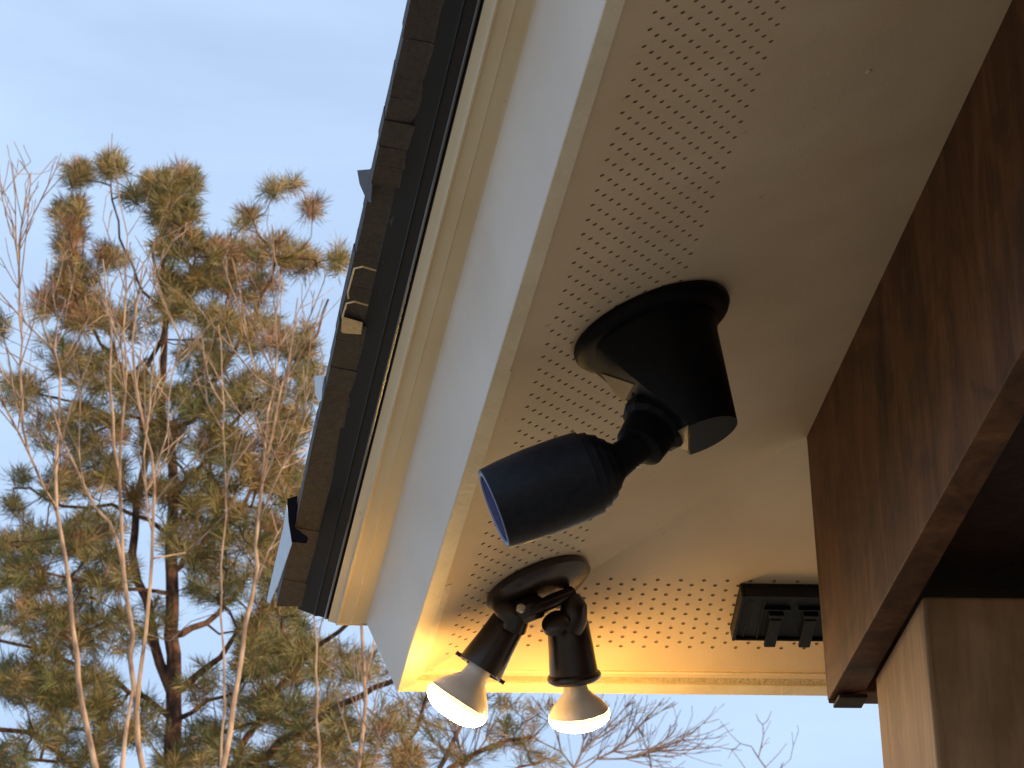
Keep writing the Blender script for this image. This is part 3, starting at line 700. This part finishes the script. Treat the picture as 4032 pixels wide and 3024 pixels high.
# --- saplings with bare branches
def bare(label, trunks, twigs, D_, mtr, tipr=.0022, mx=.01, up=.9, kink=.16, lean=(0, 0), group='bare saplings in front of the pine', extra=None, name='bare_tree', depth=.5, shoot_f=.22, sl=(.2, .65)):
    sk = Skel(); first = True; root = None
    for (pts, r0, r1, dy) in trunks:
        q = poly(D_, pts, dy)
        if first:
            g0 = to_ground(q[0], lean); t = thing(name, label, 'tree', g0, group)
            sk.path([g0, g0.lerp(q[0], .5)+Vector((.04, .02, 0)), q[0]], r0*2.0, r0, None, 0)
            sk.path(q, r0, r1, len(sk.p)-1, 0, wob=.006); first = False
        else:
            j = sk.nearest(q[0]); q[0] = Vector(sk.p[j]); sk.path(q, r0, r1, j, 1, wob=.006)
    tg = []
    for (x, y, rx, ry, n) in twigs:
        for k in range(n):
            a = rng.uniform(0, 2*math.pi); q = math.sqrt(rng.random())
            tg.append(tuple(at_d(x+rx*q*math.cos(a), y+ry*q*math.sin(a), D_+rng.uniform(-depth, depth))))
    # long upright shoots springing from the traced stems
    nb = len(sk.p); a = np.array(sk.p)
    top = a[:, 2].max(); low = at_d(600, 1659, D_).z
    cand = [i for i in range(nb) if a[i][2] > low]
    ncount = int(sum(q[4] for q in twigs)*shoot_f)
    wts = np.array([sum(q_[4]*math.exp(-.5*(((u_-q_[0])/(q_[2]*1.0+14))**2+((v_-q_[1]-q_[3]*.6)/(q_[3]*1.0+14))**2)) for q_ in twigs) for (u_, v_) in [to_px(a[i]) for i in cand]])+1e-6
    wts /= wts.sum()
    vmin = min([q_[1]-q_[3] for q_ in twigs] or [0])+20
    def shoot(i0, L, lvl, d0):
        n = max(3, int(L/.085)); p = np.array(sk.p[i0]); d = d0.copy(); idx = i0
        for q in range(n):
            d = d+rng.normal(0, .06, 3)+np.array([0, 0, .085]); d /= np.linalg.norm(d)
            if to_px(p)[1] < vmin: return
            p = p+d*(L/n); idx = sk.add(p, idx, 0, 2)
            if lvl < 2 and q > 0 and rng.random() < (.5 if lvl == 0 else .3):
                e = rng.normal(0, 1, 3); e -= d*e.dot(d); e /= np.linalg.norm(e); th = rng.uniform(.3, .65)
                shoot(idx, L*rng.uniform(.3, .6)*(1-q/n*.5), lvl+1, d*math.cos(th)+e*math.sin(th))
    for i in (rng.choice(cand, size=ncount, p=wts) if ncount else []):
        j = sk.par[i]; d = np.array(sk.p[i])-np.array(sk.p[j]) if j >= 0 else np.array([0, 0, 1.]); d /= np.linalg.norm(d)+1e-9
        e = rng.normal(0, 1, 3); e -= d*e.dot(d); e /= np.linalg.norm(e); th = rng.uniform(.25, .75)
        shoot(int(i), rng.uniform(*sl), 0, d*math.cos(th)+e*math.sin(th))
    sk.mesh('trunk', mtr, t, tipr=tipr, mx=mx)
    return t
DB_ = 19.0
pxr = lambda wpx, D_: wpx/2*D_/9102        # radius from a width in picture measure
bare('forked pale sapling nearest the left picture edge, its left stem reaching highest', [
  ([(215, 1700), (210, 1659), (188, 1567), (166, 1414), (149, 1261), (140, 1195), (123, 1108), (125, 1020), (127, 933), (126, 850), (122, 760), (124, 690), (120, 640)], pxr(16, 19), pxr(3, 19), .4),
  ([(123, 1108), (101, 1060), (66, 976), (35, 933), (10, 880), (-20, 820)], pxr(8, 19), pxr(4, 19), -.4),
  ([(84, 1000), (60, 960), (52, 920), (46, 790), (40, 631), (40, 532), (52, 472), (62, 405), (66, 380)], pxr(7, 19), pxr(3, 19), -.2),
  ([(40, 560), (20, 500), (5, 420), (0, 370)], pxr(4, 19), pxr(2, 19), 0),
  ([(60, 410), (42, 375), (22, 340), (15, 310)], pxr(3, 19), pxr(1.5, 19), 0), ([(62, 405), (50, 360), (32, 305)], pxr(3, 19), pxr(1.5, 19), 0), ([(66, 400), (70, 350), (56, 315)], pxr(3, 19), pxr(1.5, 19), 0),
  ([(62, 405), (85, 375), (105, 368)], pxr(3, 19), pxr(1.5, 19), 0)],
  [(45, 390, 50, 50, 40), (40, 520, 60, 80, 60), (50, 680, 60, 90, 60), (40, 820, 60, 80, 45), (30, 950, 40, 60, 22), (110, 700, 30, 100, 14)], DB_, M['palebark'])
bare('pale twin stemmed sapling directly left of the pine trunk', [
  ([(312, 1700), (306, 1659), (289, 1480), (285, 1370), (265, 1239), (263, 1108), (258, 1020), (250, 955), (238, 845), (238, 750), (232, 660), (225, 560)], pxr(15, 18.4), pxr(3, 18.4), .3),
  ([(258, 1030), (262, 950), (270, 850), (272, 720), (270, 631), (270, 512), (258, 430), (240, 320), (238, 288)], pxr(7, 18.4), pxr(1.6, 18.4), -.3),
  ([(263, 1213), (240, 1130), (184, 1051), (160, 1000), (131, 955), (110, 880), (95, 800)], pxr(8, 18.4), pxr(3, 18.4), .4),
  ([(292, 1510), (302, 1470), (313, 1370), (324, 1261), (333, 1151), (337, 1050), (324, 976), (315, 933), (300, 840), (285, 740), (300, 640), (310, 560)], pxr(11, 18.4), pxr(3, 18.4), -.3),
  ([(330, 1160), (318, 1060), (312, 980), (322, 900), (340, 820), (350, 740)], pxr(6, 18.4), pxr(2.5, 18.4), .3),
  ([(337, 1060), (350, 980), (365, 900), (372, 820), (400, 700)], pxr(6, 18.4), pxr(2.5, 18.4), .4),
  ([(333, 1100), (370, 1040), (420, 990), (450, 940)], pxr(5, 18.4), pxr(2, 18.4), -.3),
  ([(333, 1223), (400, 1190), (440, 1160), (490, 1110), (520, 1070)], pxr(5, 18.4), pxr(2, 18.4), -.3),
  ([(330, 1410), (370, 1385), (415, 1345), (470, 1320)], pxr(4, 18.4), pxr(2, 18.4), -.3)],
  [(240, 600, 50, 120, 40), (280, 700, 60, 120, 44), (340, 760, 60, 120, 40), (180, 850, 60, 90, 26), (400, 900, 60, 90, 22), (230, 500, 40, 80, 16), (230, 400, 20, 40, 6)], 18.4, M['palebark'])
bare('short broken pale stem beside the twin stemmed sapling', [
  ([(262, 1700), (263, 1659), (270, 1590), (280, 1532), (288, 1490)], pxr(13, 18.2), pxr(7, 18.2), .2)], [(300, 1440, 30, 30, 4)], 18.2, M['palebark'])
bare('pale leaning sapling between the pine trunk and the roof edge', [
  ([(478, 1700), (482, 1659), (495, 1589), (517, 1458), (532, 1348), (556, 1230), (554, 1130), (565, 1042), (573, 959), (581, 893), (592, 830), (600, 750), (590, 680), (610, 620)], pxr(15, 18.8), pxr(3, 18.8), .3),
  ([(568, 1010), (590, 930), (605, 850), (622, 780), (635, 730), (640, 640)], pxr(7, 18.8), pxr(2.5, 18.8), -.2),
  ([(560, 1100), (590, 1050), (630, 980), (660, 900)], pxr(5, 18.8), pxr(2, 18.8), .3),
  ([(552, 1260), (580, 1190), (620, 1130), (660, 1090)], pxr(5, 18.8), pxr(2, 18.8), .3),
  ([(581, 893), (560, 820), (540, 740), (520, 640), (505, 560)], pxr(5, 18.8), pxr(2, 18.8), -.3)],
  [(540, 620, 60, 120, 34), (620, 640, 60, 120, 36), (660, 820, 50, 100, 26), (520, 800, 60, 90, 20), (560, 430, 70, 60, 8), (680, 440, 40, 60, 6), (740, 480, 30, 60, 5), (500, 440, 30, 60, 5), (620, 1150, 60, 60, 14)], 18.8, M['palebark'])
bare('thin straight brown sapling stem just left of the leaning sapling', [
  ([(477, 1700), (479, 1589), (484, 1414), (479, 1327), (481, 1178), (486, 1108), (490, 1020), (486, 933), (480, 820), (470, 700)], pxr(7, 20), pxr(2, 20), .2),
  ([(490, 1020), (510, 960), (530, 900)], pxr(3.5, 20), pxr(2, 20), .2)],
  [(480, 760, 40, 120, 16), (500, 900, 40, 80, 10)], 20, M['palebark'])
bare('thin sapling stem showing just below the brown roof corner', [
  ([(690, 1700), (686, 1560), (683, 1397), (676, 1320), (672, 1250)], pxr(7, 20), pxr(4, 20), .2), ], [(690, 1320, 40, 60, 8)], 20, M['palebark'])
bare('pale sapling under the white fascia corner', [
  ([(772, 1700), (775, 1659), (782, 1590), (788, 1515), (784, 1414), (779, 1349), (775, 1280)], pxr(11, 19), pxr(7, 19), .2),
  ([(787, 1440), (800, 1410), (806, 1388), (812, 1330)], pxr(6, 19), pxr(4, 19), .2),
  ([(786, 1560), (830, 1600), (840, 1690)][::-1], pxr(4, 19), pxr(3, 19), 0)],
  [(820, 1480, 50, 70, 20), (760, 1520, 50, 80, 16), (740, 1620, 50, 60, 12), (840, 1600, 50, 60, 20)], 19, M['palebark'])

# --- trees seen below the far eave
# the small pine bough under the lamps
D2 = 26.0
S = Skel(); bp = at_d(900, 1760, D2); b0 = to_ground(bp, (-.3, 0))
pine2 = thing('pine_tree', 'smaller pine showing its needle tufts just below the two lit bulbs', 'tree', b0)
S.path([b0, b0.lerp(bp, .5), bp], .10, .05, None, 0)
st = len(S.p)-1
S.path([bp]+poly(D2, [(930, 1700), (971, 1659), (1028, 1627), (1091, 1611), (1150, 1590)]), .028, .012, st, 1, wob=.01)
S.path([bp]+poly(D2, [(960, 1640), (1000, 1560), (1040, 1500), (1060, 1450)], .6), .02, .009, st, 1, wob=.01)
S.path([bp]+poly(D2, [(870, 1640), (900, 1570), (920, 1500), (930, 1440)], -.6), .02, .009, st, 1, wob=.01)
S.path([bp]+poly(D2, [(1010, 1720), (1090, 1670), (1180, 1640)], .3), .016, .008, st, 1, wob=.01)
tg = []; tn = []
for (x, y, rx, ry, n, wt) in [(1101, 1574, 26, 24, 7, O), (1135, 1605, 26, 20, 6, O), (1060, 1600, 30, 24, 5, O), (880, 1640, 40, 24, 9, O), (1170, 1540, 50, 30, 7, B_), (1110, 1520, 50, 16, 6, O), (1010, 1500, 40, 20, 4, G), (920, 1550, 30, 40, 6, O), (1150, 1640, 60, 20, 8, O), (1000, 1640, 60, 20, 7, G), (1040, 1545, 30, 20, 3, O), (1230, 1530, 40, 20, 4, O), (960, 1610, 40, 24, 4, B_)]:
    for k in range(n):
        a = rng.uniform(0, 2*math.pi); q = math.sqrt(rng.random())
        tg.append(tuple(at_d(x+rx*q*math.cos(a), y+ry*q*math.sin(a), D2+rng.uniform(-.5, .5)))); tn.append(int(rng.choice(4, p=np.array(wt)/sum(wt))))
key = {tuple(round(c_, 4) for c_ in t): k for t, k in zip(tg, tn)}
tips = S.grow(tg, up=.6, kink=.22, seg=.09); tones = [key.get(tuple(round(c_, 4) for c_ in S.p[t]), 1) for t in tips]
S.mesh('trunk', M['redbark'], pine2, tipr=.0024, mx=.012); needles(tips, S, tones, 'needles', pine2, nper=50)
FG = 'bare trees seen below the far eave'
bare('brown bare tree with dense twigs behind the lit bulbs', [
  ([(1010, 1760), (1000, 1659), (985, 1580), (975, 1500), (960, 1420)], pxr(6, 27), pxr(2, 27), 0),
  ([(1000, 1659), (1050, 1600), (1080, 1540), (1110, 1480)], pxr(4, 27), pxr(2, 27), 0), ([(1000, 1680), (940, 1600), (900, 1520)], pxr(4, 27), pxr(2, 27), 0)],
  [(960, 1560, 100, 90, 90), (1080, 1560, 80, 80, 70), (880, 1600, 60, 60, 30)], 27, M['twig'], tipr=.0026, group=FG, depth=.8, shoot_f=.3, sl=(.2, .6))
bare('tallest bare tree right of the lit bulbs, with many upright reddish twigs', [
  ([(1225, 1760), (1240, 1659), (1262, 1600), (1285, 1550), (1300, 1500), (1310, 1440)], pxr(5, 30), pxr(2, 30), 0),
  ([(1240, 1670), (1210, 1620), (1195, 1560), (1190, 1500)], pxr(4, 30), pxr(2, 30), 0), ([(1255, 1620), (1310, 1570), (1350, 1530), (1375, 1500)], pxr(4, 30), pxr(2, 30), 0),
  ([(1238, 1680), (1290, 1640), (1350, 1600), (1390, 1560), (1420, 1525)], pxr(4, 30), pxr(2, 30), 0), ([(1300, 1660), (1350, 1640), (1420, 1620), (1470, 1600)][0:], pxr(3, 30), pxr(1.5, 30), 0)],
  [(1230, 1560, 70, 60, 90), (1320, 1560, 70, 50, 90), (1380, 1580, 70, 50, 60), (1300, 1630, 90, 36, 50), (1420, 1560, 60, 40, 30), (1440, 1620, 40, 24, 14)], 30, M['twig'], tipr=.0026, group=FG, depth=.8, shoot_f=.3, sl=(.2, .6))
bare('low bare tree with drooping twigs between the bulbs and the porch post', [
  ([(1400, 1760), (1405, 1659), (1400, 1620), (1388, 1590), (1370, 1560)], pxr(3.5, 28), pxr(1.5, 28), 0), ([(1403, 1640), (1440, 1610), (1480, 1590), (1510, 1575)], pxr(2.5, 28), pxr(1.5, 28), 0)],
  [(1400, 1600, 60, 50, 26), (1340, 1620, 50, 40, 16), (1450, 1620, 40, 30, 8)], 28, M['twig'], tipr=.0022, group=FG, depth=.6, shoot_f=.3, sl=(.15, .45))
bare('small sparse bare treetop standing alone beside the porch post', [
  ([(1665, 1760), (1653, 1659), (1640, 1635), (1645, 1620), (1648, 1585), (1648, 1565)], pxr(5, 30), pxr(2.5, 30), 0),
  ([(1648, 1568), (1640, 1555), (1635, 1543)], pxr(3, 30), pxr(1.5, 30), 0), ([(1648, 1568), (1660, 1556), (1667, 1535)], pxr(3, 30), pxr(1.5, 30), 0),
  ([(1644, 1630), (1625, 1612), (1600, 1608), (1582, 1620), (1575, 1640)], pxr(3.5, 30), pxr(1.5, 30), 0), ([(1590, 1613), (1600, 1640), (1612, 1665)], pxr(2.5, 30), pxr(1.5, 30), 0),
  ([(1652, 1655), (1680, 1630), (1700, 1605)], pxr(3, 30), pxr(1.5, 30), 0), ([(1690, 1680), (1708, 1640), (1714, 1610)], pxr(3, 30), pxr(1.5, 30), 0)],
  [(1650, 1560, 26, 22, 7), (1690, 1620, 34, 26, 10), (1595, 1640, 26, 26, 6)], 30, M['twig'], tipr=.0026, group=FG, depth=.3, shoot_f=.35, sl=(.08, .2))
